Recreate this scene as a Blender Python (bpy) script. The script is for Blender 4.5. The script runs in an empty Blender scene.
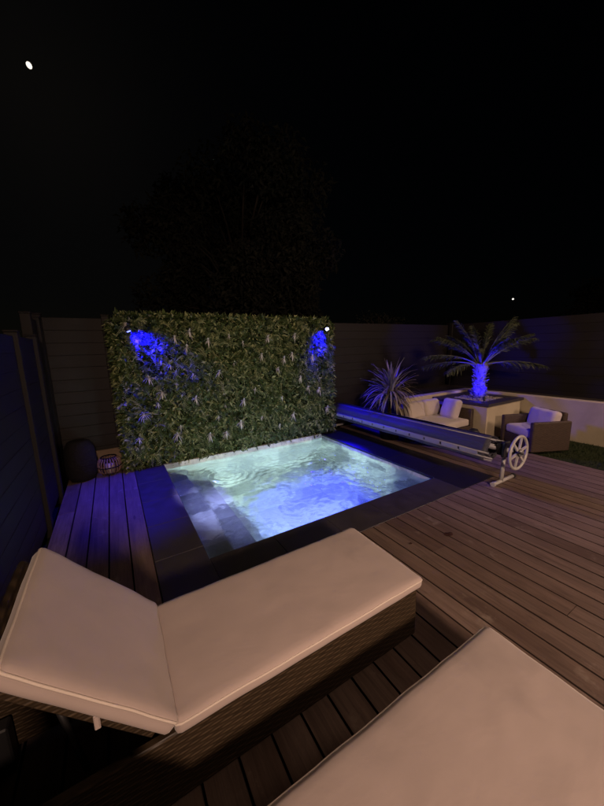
import bpy, math, random
from mathutils import Vector, Matrix, noise, Euler
random.seed(7)
sc = bpy.context.scene
C = sc.collection
PI = math.pi
V = Vector

# ------------------------------------------------------------------ helpers
class MB:
    """collects geometry, then links it as one mesh object"""
    def __init__(s): s.v=[]; s.f=[]; s.m=[]; s.t=[]; s.sm=[]
    def face(s, idx, mat=0, tone=0.5, smooth=False):
        s.f.append(idx); s.m.append(mat); s.t.append(tone); s.sm.append(smooth)
    def poly(s, pts, mat=0, tone=0.5, smooth=False):
        n=len(s.v); s.v.extend(tuple(p) for p in pts); s.face(tuple(range(n,n+len(pts))),mat,tone,smooth)
    def box(s, x0,x1,y0,y1,z0,z1, mat=0, tone=0.5, b=0.0, M=None):
        if b>0:
            b=min(b,(x1-x0)*.45,(y1-y0)*.45,(z1-z0)*.45)
        n=len(s.v)
        if b<=0:
            P=[(x,y,z) for z in (z0,z1) for y in (y0,y1) for x in (x0,x1)]
            F=[(0,2,3,1),(4,5,7,6),(0,1,5,4),(2,6,7,3),(0,4,6,2),(1,3,7,5)]
        else:
            P=[];ids={}
            for ix,x in enumerate((x0,x1)):
                for iy,y in enumerate((y0,y1)):
                    for iz,z in enumerate((z0,z1)):
                        sx=1 if ix==0 else -1; sy=1 if iy==0 else -1; sz=1 if iz==0 else -1
                        for a,p in (('x',(x,y+sy*b,z+sz*b)),('y',(x+sx*b,y,z+sz*b)),('z',(x+sx*b,y+sy*b,z))):
                            ids[(ix,iy,iz,a)]=len(P); P.append(p)
            I=lambda *k: ids[k]
            F=[]
            for i in (0,1):
                F.append((I(i,0,0,'x'),I(i,1,0,'x'),I(i,1,1,'x'),I(i,0,1,'x')))
                F.append((I(0,i,0,'y'),I(1,i,0,'y'),I(1,i,1,'y'),I(0,i,1,'y')))
                F.append((I(0,0,i,'z'),I(1,0,i,'z'),I(1,1,i,'z'),I(0,1,i,'z')))
            for i in (0,1):
                for j in (0,1):
                    F.append((I(i,j,0,'x'),I(i,j,1,'x'),I(i,j,1,'y'),I(i,j,0,'y')))
                    F.append((I(i,0,j,'x'),I(i,1,j,'x'),I(i,1,j,'z'),I(i,0,j,'z')))
                    F.append((I(0,i,j,'y'),I(1,i,j,'y'),I(1,i,j,'z'),I(0,i,j,'z')))
                    for k in (0,1): F.append((I(i,j,k,'x'),I(i,j,k,'y'),I(i,j,k,'z')))
            cx,cy,cz=(x0+x1)/2,(y0+y1)/2,(z0+z1)/2
            G=[]
            for f in F:
                a,b2,c=[V(P[q]) for q in f[:3]]
                nn=(b2-a).cross(c-a); ce=sum((V(P[q]) for q in f),V())/len(f)
                G.append(f if nn.dot(ce-V((cx,cy,cz)))>0 else f[::-1])
            F=G
        for p in P:
            p=V(p)
            if M is not None: p=M@p
            s.v.append(tuple(p))
        for f in F: s.face(tuple(n+i for i in f),mat,tone)
    def tube(s, pts, r, n=10, mat=0, tone=0.5, cap=True, closed=False):
        pts=[V(p) for p in pts]; L=len(pts)
        rr=r if isinstance(r,(list,tuple)) else [r]*L
        base=len(s.v); up=None
        for i,p in enumerate(pts):
            if closed: d=pts[(i+1)%L]-pts[i-1]
            else: d=pts[min(i+1,L-1)]-pts[max(i-1,0)]
            d.normalize()
            if up is None:
                up=V((0,0,1)) if abs(d.z)<.9 else V((1,0,0))
            u=(up-d*up.dot(d)).normalized(); w=d.cross(u); up=u
            for k in range(n):
                a=2*PI*k/n; s.v.append(tuple(p+(u*math.cos(a)+w*math.sin(a))*rr[i]))
        for i in range(L if closed else L-1):
            j=(i+1)%L
            for k in range(n):
                s.face((base+i*n+k,base+i*n+(k+1)%n,base+j*n+(k+1)%n,base+j*n+k),mat,tone,True)
        if cap and not closed:
            s.face(tuple(base+k for k in range(n))[::-1],mat,tone); s.face(tuple(base+(L-1)*n+k for k in range(n)),mat,tone)
    def lathe(s, prof, c=(0,0,0), n=24, mat=0, tone=.5, M=None):
        base=len(s.v)
        for r,z in prof:
            for k in range(n):
                a=2*PI*k/n; q=V((r*math.cos(a),r*math.sin(a),z))
                if M is not None: q=M@q
                s.v.append(tuple(V(c)+q))
        for i in range(len(prof)-1):
            for k in range(n):
                s.face((base+i*n+k,base+i*n+(k+1)%n,base+(i+1)*n+(k+1)%n,base+(i+1)*n+k),mat,tone,True)
        s.face(tuple(base+k for k in range(n))[::-1],mat,tone); s.face(tuple(base+(len(prof)-1)*n+k for k in range(n)),mat,tone)
    def build(s, name, mats, parent=None, local=False):
        me=bpy.data.meshes.new(name)
        vs=s.v
        if parent is not None and not local:
            inv=parent_world(parent).inverted(); vs=[tuple(inv@V(p)) for p in s.v]
        me.from_pydata(vs,[],s.f); 
        for m in (mats if isinstance(mats,(list,tuple)) else [mats]): me.materials.append(m)
        me.polygons.foreach_set('material_index',s.m); me.polygons.foreach_set('use_smooth',s.sm)
        at=me.attributes.new('tone','FLOAT','FACE'); at.data.foreach_set('value',s.t)
        me.update(); me.validate()
        o=bpy.data.objects.new(name,me); C.objects.link(o)
        if parent is not None: o.parent=parent
        return o

def parent_world(o):
    M=Matrix.LocRotScale(o.location,o.rotation_euler,o.scale)
    return parent_world(o.parent)@M if o.parent else M
def tag(o,label=None,cat=None,group=None,kind=None):
    if label: o['label']=label
    if cat: o['category']=cat
    if group: o['group']=group
    if kind: o['kind']=kind
    return o
def empty(name,loc,label,cat,group=None,rz=0):
    o=bpy.data.objects.new(name,None); C.objects.link(o); o.location=loc; o.rotation_euler=(0,0,rz); o.empty_display_size=.1
    return tag(o,label,cat,group)
def copy_tree(o,parent=None):
    c=o.copy(); C.objects.link(c); c.parent=parent
    for ch in list(o.children): copy_tree(ch,c)
    return c

# ------------------------------------------------------------------ materials
def mat(name, col=(.5,.5,.5), rough=.6, spec=.5, metal=0, emit=None, estr=0, coat=0):
    m=bpy.data.materials.new(name); m.use_nodes=True
    b=m.node_tree.nodes['Principled BSDF']
    b.inputs['Base Color'].default_value=(*col,1); b.inputs['Roughness'].default_value=rough
    b.inputs['Specular IOR Level'].default_value=spec; b.inputs['Metallic'].default_value=metal
    if coat: b.inputs['Coat Weight'].default_value=coat; b.inputs['Coat Roughness'].default_value=.15
    if emit: b.inputs['Emission Color'].default_value=(*emit,1); b.inputs['Emission Strength'].default_value=estr
    return m
class NT:
    def __init__(s,m): s.t=m.node_tree; s.b=s.t.nodes.get('Principled BSDF')
    def n(s,ty,**kw):
        x=s.t.nodes.new(ty)
        for k,v in kw.items():
            if k.startswith('i_'): x.inputs[k[2:].replace('_',' ')].default_value=v
            else: setattr(x,k,v)
        return x
    def l(s,a,b): s.t.links.new(a,b)
    def math(s,op,a,b=None):
        x=s.n('ShaderNodeMath',operation=op)
        for i,q in enumerate((a,b)):
            if q is None: continue
            if isinstance(q,(int,float)): x.inputs[i].default_value=q
            else: s.l(q,x.inputs[i])
        return x.outputs[0]
    def mapping(s,scale=(1,1,1),rot=(0,0,0),src=None):
        if src is None:
            tc=s.n('ShaderNodeTexCoord'); src=tc.outputs['Object']
        mp=s.n('ShaderNodeMapping'); s.l(src,mp.inputs['Vector'])
        mp.inputs['Scale'].default_value=scale; mp.inputs['Rotation'].default_value=rot
        return mp.outputs[0]
    def noise(s,vec,scale,detail=4,rough=.6,dist=0):
        x=s.n('ShaderNodeTexNoise'); s.l(vec,x.inputs['Vector'])
        x.inputs['Scale'].default_value=scale; x.inputs['Detail'].default_value=detail; x.inputs['Roughness'].default_value=rough; x.inputs['Distortion'].default_value=dist
        return x.outputs['Fac']
    def ramp(s,fac,stops,interp='LINEAR'):
        x=s.n('ShaderNodeValToRGB'); s.l(fac,x.inputs[0]); e=x.color_ramp; e.interpolation=interp
        while len(e.elements)<len(stops): e.elements.new(.5)
        for q,(p,c) in zip(e.elements,stops): q.position=p; q.color=(*c,1) if len(c)==3 else c
        return x.outputs[0]
    def mix(s,fac,a,b,mode='MIX'):
        x=s.n('ShaderNodeMix',data_type='RGBA',blend_type=mode)
        for i,q in ((0,fac),(6,a),(7,b)):
            if isinstance(q,(int,float)): x.inputs[i].default_value=q
            elif isinstance(q,tuple): x.inputs[i].default_value=(*q,1)
            else: s.l(q,x.inputs[i])
        return x.outputs[2]
    def bump(s,h,strength=.3,dist=.01,nrm=None):
        x=s.n('ShaderNodeBump'); s.l(h,x.inputs['Height']); x.inputs['Strength'].default_value=strength; x.inputs['Distance'].default_value=dist
        if nrm: s.l(nrm,x.inputs['Normal'])
        return x.outputs[0]
    def attr(s,name='tone'):
        x=s.n('ShaderNodeAttribute',attribute_name=name); return x.outputs['Fac']

def wood_mat():
    m=mat('deck_wood',rough=.5,spec=.35); q=NT(m)
    t=q.attr()
    tc=q.n('ShaderNodeTexCoord'); 
    off=q.n('ShaderNodeCombineXYZ'); q.l(q.math('MULTIPLY',t,37.0),off.inputs[1]); q.l(q.math('MULTIPLY',t,11.0),off.inputs[2])
    va=q.n('ShaderNodeVectorMath',operation='ADD'); q.l(tc.outputs['Object'],va.inputs[0]); q.l(off.outputs[0],va.inputs[1])
    g=q.noise(q.mapping((55,2.2,1),src=va.outputs[0]),1.0,6,.65,.4)
    w=q.noise(q.mapping((9,1.2,1),src=va.outputs[0]),1.0,4,.6,1.2)
    big=q.noise(q.mapping((1.3,.9,1)),1.0,4,.6)
    base=q.ramp(t,[(0,(.112,.078,.062)),(.35,(.16,.115,.092)),(.7,(.187,.137,.112)),(1,(.25,.19,.16))])
    c=q.mix(q.ramp(g,[(.35,(0,0,0)),(.7,(.8,.8,.8))]),base,(.075,.048,.038))
    c=q.mix(q.ramp(w,[(.45,(0,0,0)),(.75,(.45,.45,.45))]),c,(.28,.19,.15))
    c=q.mix(q.ramp(big,[(.35,(.35,.35,.35)),(.55,(0,0,0))]),c,(.09,.055,.045))
    # pale worn scuffs
    sc_=q.noise(q.mapping((3.1,2.4,1)),1.6,5,.7)
    c=q.mix(q.ramp(sc_,[(.60,(0,0,0)),(.72,(.5,.5,.5))]),c,(.34,.28,.23))
    dirt=q.noise(q.mapping((14,5,1)),1.0,7,.75,.8)
    c=q.mix(q.ramp(dirt,[(.5,(0,0,0)),(.72,(.45,.45,.45))]),c,(.055,.036,.03))
    # knots
    vo=q.n('ShaderNodeTexVoronoi'); q.l(q.mapping((4.5,1.1,1),src=va.outputs[0]),vo.inputs['Vector']); vo.inputs['Scale'].default_value=1.0
    c=q.mix(q.ramp(vo.outputs['Distance'],[(.03,(.8,.8,.8)),(.07,(0,0,0))]),c,(.045,.024,.018))
    q.l(c,q.b.inputs['Base Color'])
    q.l(q.ramp(big,[(.3,(.38,.38,.38)),(.7,(.62,.62,.62))]),q.b.inputs['Roughness'])
    q.l(q.bump(g,.35,.004),q.b.inputs['Normal'])
    return m
def slate_mat():
    m=mat('dark_slate',rough=.42,spec=.4); q=NT(m)
    n=q.noise(q.mapping(),6,8,.7); n2=q.noise(q.mapping(),45,6,.7)
    t=q.attr()
    c=q.ramp(n,[(.3,(.026,.023,.026)),(.6,(.045,.039,.043)),(.8,(.07,.063,.066))])
    c=q.mix(q.math('MULTIPLY',t,.3),c,(.06,.054,.058))
    q.l(c,q.b.inputs['Base Color']); q.l(q.bump(n2,.35,.004),q.b.inputs['Normal'])
    q.l(q.ramp(n,[(.3,(.3,.3,.3)),(.7,(.6,.6,.6))]),q.b.inputs['Roughness'])
    return m
def tile_mat():
    m=mat('pool_stone_tile',rough=.45); q=NT(m)
    t=q.attr()
    n=q.noise(q.mapping(),3.2,7,.7,.6); n2=q.noise(q.mapping(),14,6,.75)
    base=q.ramp(t,[(0,(.06,.062,.07)),(.3,(.17,.18,.19)),(.5,(.36,.38,.38)),(.75,(.60,.62,.56)),(1,(.76,.77,.68))])
    c=q.mix(q.ramp(n,[(.4,(0,0,0)),(.62,(.7,.7,.7))]),base,(.17,.17,.165))
    c=q.mix(q.ramp(n2,[(.5,(0,0,0)),(.75,(.3,.3,.3))]),c,(.75,.74,.68))
    q.l(c,q.b.inputs['Base Color']); q.l(q.bump(n2,.3,.01),q.b.inputs['Normal'])
    return m
def leaf_mat(name,dark,mid,pale,rough=.5,trans=.25):
    m=mat(name,rough=rough,spec=.35); q=NT(m)
    t=q.attr(); n=q.noise(q.mapping(),30,2,.5)
    c=q.ramp(t,[(0,dark),(.6,mid),(1,pale)])
    c=q.mix(q.math('MULTIPLY',n,.35),c,dark)
    q.l(c,q.b.inputs['Base Color'])
    tr=q.n('ShaderNodeBsdfTranslucent'); q.l(c,tr.inputs[0])
    mx=q.n('ShaderNodeMixShader'); mx.inputs[0].default_value=trans
    q.l(q.b.outputs[0],mx.inputs[1]); q.l(tr.outputs[0],mx.inputs[2])
    q.l(mx.outputs[0],q.t.nodes['Material Output'].inputs[0])
    return m
def wicker_mat(name,c0,c1,sx=55,sz=60):
    m=mat(name,rough=.5,spec=.35); q=NT(m)
    tc=q.n('ShaderNodeTexCoord'); sp=q.n('ShaderNodeSeparateXYZ'); q.l(tc.outputs['Object'],sp.inputs[0])
    h=q.math('ADD',sp.outputs[0],sp.outputs[1])
    z=sp.outputs[2]
    u=q.math('MULTIPLY',h,sx); w=q.math('MULTIPLY',z,sz)
    row=q.math('FLOOR',w); par=q.math('MULTIPLY',q.math('MODULO',row,2.0),PI)
    su=q.math('SINE',q.math('ADD',q.math('MULTIPLY',u,1.0),par))
    strand=q.math('SUBTRACT',1.0,q.math('ABSOLUTE',q.math('SUBTRACT',q.math('MULTIPLY',q.math('FRACT',w),2.0),1.0)))
    hh=q.math('MULTIPLY',q.math('ADD',q.math('MULTIPLY',su,.5),.6),strand)
    cmb=q.n('ShaderNodeCombineXYZ'); q.l(q.math('FLOOR',q.math('MULTIPLY',u,.32)),cmb.inputs[0]); q.l(row,cmb.inputs[1])
    wn=q.n('ShaderNodeTexWhiteNoise'); q.l(cmb.outputs[0],wn.inputs['Vector'])
    n=q.noise(q.mapping(),5,4,.6)
    f=q.math('ADD',q.math('MULTIPLY',hh,.6),q.math('MULTIPLY',wn.outputs['Value'],.2))
    c=q.ramp(f,[(.02,tuple(x*.45 for x in c0)),(.35,c0),(.9,c1)])
    c=q.mix(q.math('MULTIPLY',n,.4),c,tuple(x*.5 for x in c0))
    q.l(c,q.b.inputs['Base Color']); q.l(q.bump(hh,.55,.004),q.b.inputs['Normal'])
    return m
def fabric_mat(name,col,fold=.10):
    m=mat(name,col,rough=.9,spec=.15); q=NT(m)
    n=q.noise(q.mapping(),3.0,5,.6,.5); wv=q.noise(q.mapping((1,1,1)),420,2,.5)
    c=q.mix(q.ramp(n,[(.35,(.0,.0,.0)),(.75,(.45,.45,.45))]),col,tuple(x*.8 for x in col))
    st=q.noise(q.mapping(),1.7,4,.6,.2)
    c=q.mix(q.ramp(st,[(.62,(0,0,0)),(.72,(.4,.4,.4))]),c,tuple(x*.68 for x in col))
    q.l(c,q.b.inputs['Base Color'])
    fo=q.noise(q.mapping((2,3.2,3)),2.4,4,.5,.3)
    b1=q.bump(fo,fold,.03); q.l(q.bump(wv,.15,.001,b1),q.b.inputs['Normal'])
    q.b.inputs['Sheen Weight'].default_value=.25
    return m
def plaster_mat():
    m=mat('cream_render',rough=.9,spec=.2); q=NT(m)
    n=q.noise(q.mapping(),2.2,7,.65,.3); n2=q.noise(q.mapping(),90,4,.7)
    c=q.ramp(n,[(.3,(.40,.345,.24)),(.55,(.48,.42,.30)),(.8,(.52,.46,.34))])
    q.l(c,q.b.inputs['Base Color']); q.l(q.bump(n2,.25,.003),q.b.inputs['Normal']); return m
def slat_mat():
    m=mat('composite_fence',rough=.65,spec=.3); q=NT(m)
    g=q.noise(q.mapping((1.5,1.5,60)),1.0,5,.6); t=q.attr()
    c=q.mix(g,(.008,.0066,.006),(.015,.012,.011)); c=q.mix(q.math('MULTIPLY',t,.5),c,(.008,.007,.0065))
    q.l(c,q.b.inputs['Base Color']); q.l(q.bump(g,.3,.003),q.b.inputs['Normal']); return m
def grass_mat():
    m=mat('grass_ground',rough=.95,spec=.1); q=NT(m)
    n=q.noise(q.mapping(),60,4,.7); n2=q.noise(q.mapping(),.8,4,.6)
    c=q.ramp(n,[(.3,(.012,.02,.008)),(.7,(.035,.05,.018))]); c=q.mix(q.math('MULTIPLY',n2,.5),c,(.03,.026,.014))
    q.l(c,q.b.inputs['Base Color']); q.l(q.bump(n,.6,.02),q.b.inputs['Normal']); return m
def water_mat():
    m=bpy.data.materials.new('pool_water'); m.use_nodes=True; q=NT(m); q.t.nodes.clear()
    out=q.n('ShaderNodeOutputMaterial')
    n=q.noise(q.mapping(),16,5,.65,.6); nr=q.bump(n,.32,.03)
    rf=q.n('ShaderNodeBsdfRefraction'); rf.inputs['IOR'].default_value=1.33; rf.inputs['Roughness'].default_value=.0; rf.inputs['Color'].default_value=(.86,.97,1,1); q.l(nr,rf.inputs['Normal'])
    tr=q.n('ShaderNodeBsdfTransparent'); tr.inputs[0].default_value=(.86,.97,1,1)
    mx=q.n('ShaderNodeMixShader'); mx.inputs[0].default_value=.84; q.l(tr.outputs[0],mx.inputs[1]); q.l(rf.outputs[0],mx.inputs[2])
    gl=q.n('ShaderNodeBsdfGlossy'); gl.inputs['Roughness'].default_value=.03; q.l(nr,gl.inputs['Normal'])
    fr=q.n('ShaderNodeFresnel'); fr.inputs['IOR'].default_value=1.33; q.l(nr,fr.inputs['Normal'])
    ge=q.n('ShaderNodeNewGeometry')
    f=q.math('MULTIPLY',fr.outputs[0],q.math('SUBTRACT',1.0,ge.outputs['Backfacing']))
    m2=q.n('ShaderNodeMixShader'); q.l(f,m2.inputs[0]); q.l(mx.outputs[0],m2.inputs[1]); q.l(gl.outputs[0],m2.inputs[2])
    q.l(m2.outputs[0],out.inputs[0]); return m
def bark_mat(name,a,b,s=20):
    m=mat(name,rough=.9,spec=.2); q=NT(m); n=q.noise(q.mapping((1,1,2.5)),s,6,.7,.5)
    q.l(q.mix(n,a,b),q.b.inputs['Base Color']); q.l(q.bump(n,.8,.02),q.b.inputs['Normal']); return m
def cover_mat():
    m=mat('cover_vinyl',rough=.6,spec=.35); q=NT(m)
    n=q.noise(q.mapping((6,1.2,6)),2.0,5,.6,.6)
    q.l(q.mix(n,(.028,.03,.045),(.07,.07,.095)),q.b.inputs['Base Color']); q.l(q.bump(n,.6,.03),q.b.inputs['Normal']); return m

M_slate_shade=mat('shaded_slate',(.012,.011,.013),.5,.3); M_wood=wood_mat(); M_slate=slate_mat(); M_tile=tile_mat(); M_slat=slat_mat(); M_grass=grass_mat(); M_plaster=plaster_mat()
M_leaf=leaf_mat('hedge_leaf',(.012,.026,.007),(.085,.128,.034),(.44,.47,.22))
M_tuft=leaf_mat('pale_leaf',(.46,.45,.40),(.68,.66,.62),(.85,.82,.82),.6,.2)
M_tree=leaf_mat('tree_leaf',(.007,.008,.005),(.012,.013,.008),(.017,.018,.011),.95,.3)
M_spike=leaf_mat('spiky_leaf',(.10,.085,.055),(.20,.17,.115),(.33,.28,.19),.5,.15)
M_palm=leaf_mat('palm_leaf',(.03,.042,.02),(.07,.085,.04),(.13,.14,.075),.5,.15)
M_backing=mat('hedge_backing',(.01,.014,.007),.95,.1)
M_wicker=wicker_mat('lounger_wicker',(.055,.037,.021),(.125,.085,.047),80,80)
M_wicker_dark=wicker_mat('chair_wicker',(.075,.052,.038),(.125,.088,.065),95,100)
M_fabric=fabric_mat('cream_fabric',(.48,.40,.372),.12); M_pipe=mat('cream_piping',(.68,.60,.53),.85,.15)
M_fabric2=fabric_mat('beige_fabric',(.52,.46,.40),.6)
M_pillow=fabric_mat('lilac_grey_fabric',(.50,.44,.46),.6)
M_white=mat('white_enamel',(.46,.45,.43),.35,.5)
M_black=mat('black_plastic',(.018,.018,.02),.45,.5)
M_alu=mat('dull_aluminium',(.30,.30,.32),.6,.4,.5)
M_cover=cover_mat(); M_strap=fabric_mat('grey_strap',(.26,.26,.30),.5)
M_dark=bark_mat('dark_glaze',(.006,.0055,.005),(.015,.013,.012),9)
M_bark=bark_mat('bark',(.012,.01,.008),(.03,.024,.018)); M_palmbark=bark_mat('palm_trunk_fibre',(.06,.055,.05),(.26,.24,.21),26)
M_soil=bark_mat('soil',(.015,.012,.009),(.06,.048,.036),40); M_gravel=bark_mat('pale_gravel',(.16,.14,.12),(.48,.44,.38),60)
M_water=water_mat()

# ------------------------------------------------------------------ setting: ground, deck, lawn
PX0,PX1,PY0,PY1=.478,3.208,2.276,4.70          # pool inner edges
CW=.364                                        # coping width
X0c,X1c,Y0c=PX0-CW,PX1+CW,PY0-CW
g=MB()
def ring(mb,x0,x1,y0,y1,a0,a1,b0,b1,z):
    for (p,q,r,s) in ((x0,a0,y0,y1),(a1,x1,y0,y1),(a0,a1,y0,b0),(a0,a1,b1,y1)):
        mb.poly([(p,r,z),(q,r,z),(q,s,z),(p,s,z)])
ring(g,-150,150,-60,320,PX0-.2,PX1+.2,PY0-.2,PY1+.06,-.13)
tag(g.build('ground',M_grass),kind='structure')

d=MB(); rnd=random.Random(3)
def board(x0,x1,y0,y1):
    x0+=.0032; x1-=.0032; c=.0028; t=rnd.random()
    zt,zb=0+rnd.uniform(-.0008,.0008),-.028
    prof=[(x0,zb),(x0,zt-c),(x0+c,zt),(x1-c,zt),(x1,zt-c),(x1,zb)]
    n=len(d.v)
    for y in (y0,y1): d.v.extend((x,y,z) for x,z in prof)
    for i in range(5): d.face((n+i,n+i+6,n+i+7,n+i+1),0 if i==2 else 1,t)
    d.face((n,n+1,n+2,n+3,n+4,n+5),0,t); d.face((n+11,n+10,n+9,n+8,n+7,n+6),0,t)
def strip(xa,xb,ya,yb,nb,joints=True):
    w=(xb-xa)/nb
    for i in range(nb):
        y=ya
        while y<yb-.01:
            L=rnd.choice((1.6,2.4,3.2,4.0)) if joints else 99
            e=min(yb,y+L)
            if yb-e<.5: e=yb
            board(xa+i*w,xa+(i+1)*w,y,e-(.003 if e<yb else 0)); y=e
strip(-.635,X0c,-4.2,4.93,5)
strip(X0c,X1c,-4.2,Y0c-.004,24)
strip(X1c,X1c+.235,-4.2,Y0c-.004,2); strip(X1c+.235,5.05,-4.2,4.95,9)
tag(d.build('deck',[M_wood,mat('shaded_board_edge',(.035,.025,.02),.9,.1)]),kind='structure')  # board sides and chamfers coloured dark to paint the shade in the gaps
u=MB(); ring(u,-.63,5.045,-4.2,4.92,X0c+.01,X1c+.2,Y0c+.02,4.92,-.045); tag(u.build('gap_shade_sheet',mat('gap_shade_black',(.006,.005,.005),.9,.1)),kind='structure')  # black sheet added below the boards as painted shade between them
l=MB(); l.box(5.06,6.27,-5,4.0,-.12,-.02); tag(l.build('lawn',M_grass),kind='structure')
gb=MB()                                        # short turf blades
for i in range(9000):
    x,y=rnd.uniform(5.07,6.25),rnd.uniform(-2.0,3.0); a=rnd.uniform(0,PI); h=rnd.uniform(.015,.04); w=.004
    dx,dy=math.cos(a)*w,math.sin(a)*w; lx,ly=rnd.uniform(-.012,.012),rnd.uniform(-.012,.012)
    gb.poly([(x-dx,y-dy,-.02),(x+dx,y+dy,-.02),(x+lx,y+ly,-.02+h)],0,rnd.random())
M_blade=leaf_mat('turf_blade',(.008,.016,.006),(.02,.034,.012),(.035,.05,.02))
tag(gb.build('turf',M_blade),label='dark short turf between the deck and the low cream wall',cat='grass',kind='stuff')

# ------------------------------------------------------------------ swimming pool
pool=empty('swimming_pool',(PX0,PY0,0),'small sunken plunge pool lined with patchwork stone tiles and edged with dark slate','pool')
def tiles(mb,o,u,v,nu,nv,du,dv,tone,nrm_flip=False,gap=.004,off=0):
    """grid of tiles on a plane, thin pale grout behind"""
    o,u,v=V(o),V(u),V(v)
    for j in range(nv):
        i0=-1 if (off and j%2) else 0
        for i in range(i0,nu):
            a=i*du+(du*.5 if (off and j%2) else 0); b=a+du
            a=max(a,0); b=min(b,nu*du)
            if b-a<.02: continue
            p=[o+u*(a+gap)+v*(j*dv+gap),o+u*(b-gap)+v*(j*dv+gap),o+u*(b-gap)+v*((j+1)*dv-gap),o+u*(a+gap)+v*((j+1)*dv-gap)]
            if nrm_flip: p=p[::-1]
            mb.poly(p,0,tone(i,j))
rt=random.Random(12)
def rtone(i,j):
    r=rt.random()
    return rt.uniform(.0,.22) if r<.27 else (rt.uniform(.35,.55) if r<.45 else rt.uniform(.75,1))
D=1.15
b=MB()
# grout shell
W_=PX1-PX0; L_=PY1-PY0; e=.002
sh=[((PX0,PY0,-D),(PX1,PY0,-D),(PX1,PY1,-D),(PX0,PY1,-D)),
    ((PX0,PY1,-D),(PX1,PY1,-D),(PX1,PY1,-.0),(PX0,PY1,-.0)),
    ((PX1,PY0,-D),(PX1,PY0,-.03),(PX1,PY1,-.03),(PX1,PY1,-D)),
    ((PX0,PY0,-D),(PX0,PY1,-D),(PX0,PY1,-.03),(PX0,PY0,-.03)),
    ((PX0,PY0,-D),(PX0,PY0,-.03),(PX1,PY0,-.03),(PX1,PY0,-D))]
for f in sh: b.poly(f,0,.8)
tiles(b,(PX0,PY0,-D+e),(1,0,0),(0,1,0),5,6,W_/5,L_/6,lambda i,j: rtone(i,j)*.72,off=1)
tiles(b,(PX0,PY1-e,-.19*6),(1,0,0),(0,0,1),6,6,W_/6,.19,rtone,off=1)
tiles(b,(PX1-e,PY0,-.195*6),(0,1,0),(0,0,1),6,6,L_/6,.189,rtone,True,off=1)
tiles(b,(PX0+e,PY0,-.29*4),(0,1,0),(0,0,1),5,4,L_/5,.2825,rtone,off=1)
tiles(b,(PX0,PY0+e,-.29*4),(1,0,0),(0,0,1),5,4,W_/5,.2825,rtone,True,off=1)
b.box(PX0,PX1,PY1+.001,PY1+.05,-.3,0,0,.95)     # pale rim at the foot of the green wall
b.build('basin',M_tile,pool)
def step(x0,x1,zt,ys,tones):
    s=MB(); s.box(x0+.003,x1,PY0+.003,PY1-.003,-D+.003,zt-.002,0,.5)
    for (ya,yb),t in zip(zip(ys,ys[1:]),tones):
        s.poly([(x0+.006,ya+.004,zt),(x1+.002,ya+.004,zt),(x1+.002,yb-.004,zt),(x0+.006,yb-.004,zt)],0,t)
        s.poly([(x1+.002,ya+.004,zt),(x1+.002,ya+.004,-D+.01),(x1+.002,yb-.004,-D+.01),(x1+.002,yb-.004,zt)],0,t*.8)
    o=s.build('step',M_tile,pool); return o
step(PX0,PX0+.29,-.22,[PY0+.01,2.78,3.32,3.85,4.32,PY1-.01],[.4,1,.05,.85,.08])
step(PX0+.295,PX0+.62,-.40,[PY0+.01,2.95,3.5,4.0,4.45,PY1-.01],[.04,.1,.8,1,.05])
# coping slabs
def slab_row(pts):
    c=MB()
    for (x0,x1,y0,y1) in pts: c.box(x0+.001,x1-.001,y0+.001,y1-.001,-.03,.001,0,rt.random(),.003)
    c.build('coping',M_slate,pool)
slab_row([(X0c,PX0+.01,Y0c+(i)*.562,Y0c+(i+1)*.562) for i in range(5)])
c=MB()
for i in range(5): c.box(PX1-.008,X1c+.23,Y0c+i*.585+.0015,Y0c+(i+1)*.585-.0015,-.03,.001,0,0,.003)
c.build('coping',M_slate_shade,pool)  # right slabs: the reel's shadow is put into their near-black colour
slab_row([(PX0+.01+i*(W_-.02)/5,PX0+.01+(i+1)*(W_-.02)/5,Y0c,PY0+.01) for i in range(5)])
# pool lamp under water on the near wall
lens=MB(); lens.lathe([(.0,0),(.085,0),(.085,.012),(.06,.02),(.0,.02)],(1.55,PY0+.004,-.55),24,M=Matrix.Rotation(-PI/2,3,'X'))
M_lens=mat('pool_lamp_glass',(.8,.9,.95),.2,.5,emit=(.85,1,.95),estr=12)
lens.build('pool_light',M_lens,pool)
# water with ripples
wt=MB(); NX,NY=230,210
def wave(x,y):
    n=noise.noise
    z=.009*n(V((x*2.6,y*2.6,1)))+.013*n(V((x*6,y*6,4)))+.0105*n(V((x*14,y*14,9)))+.0028*n(V((x*30,y*30,2)))
    r=math.hypot(x-1.18,y-4.0)
    z+=.009*math.sin(r*62)*math.exp(-((r-.30)/.17)**2)
    z+=.002*math.sin(r*40)*math.exp(-((r-.6)/.2)**2)
    r2=math.hypot(x-2.3,y-3.1)
    z+=.013*n(V((x*9,y*9,20)))*math.exp(-(r2/.8)**2)+.004*n(V((x*22,y*22,3)))*math.exp(-(r2/.7)**2)
    return z
for j in range(NY+1):
    for i in range(NX+1):
        x=PX0+.001+(W_-.002)*i/NX; y=PY0+.001+(L_-.002)*j/NY
        wt.v.append((x,y,-.075+wave(x,y)))
for j in range(NY):
    for i in range(NX):
        a=j*(NX+1)+i; wt.face((a,a+1,a+NX+2,a+NX+1),0,.5,True)
tag(wt.build('water',M_water),kind='structure')

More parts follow.
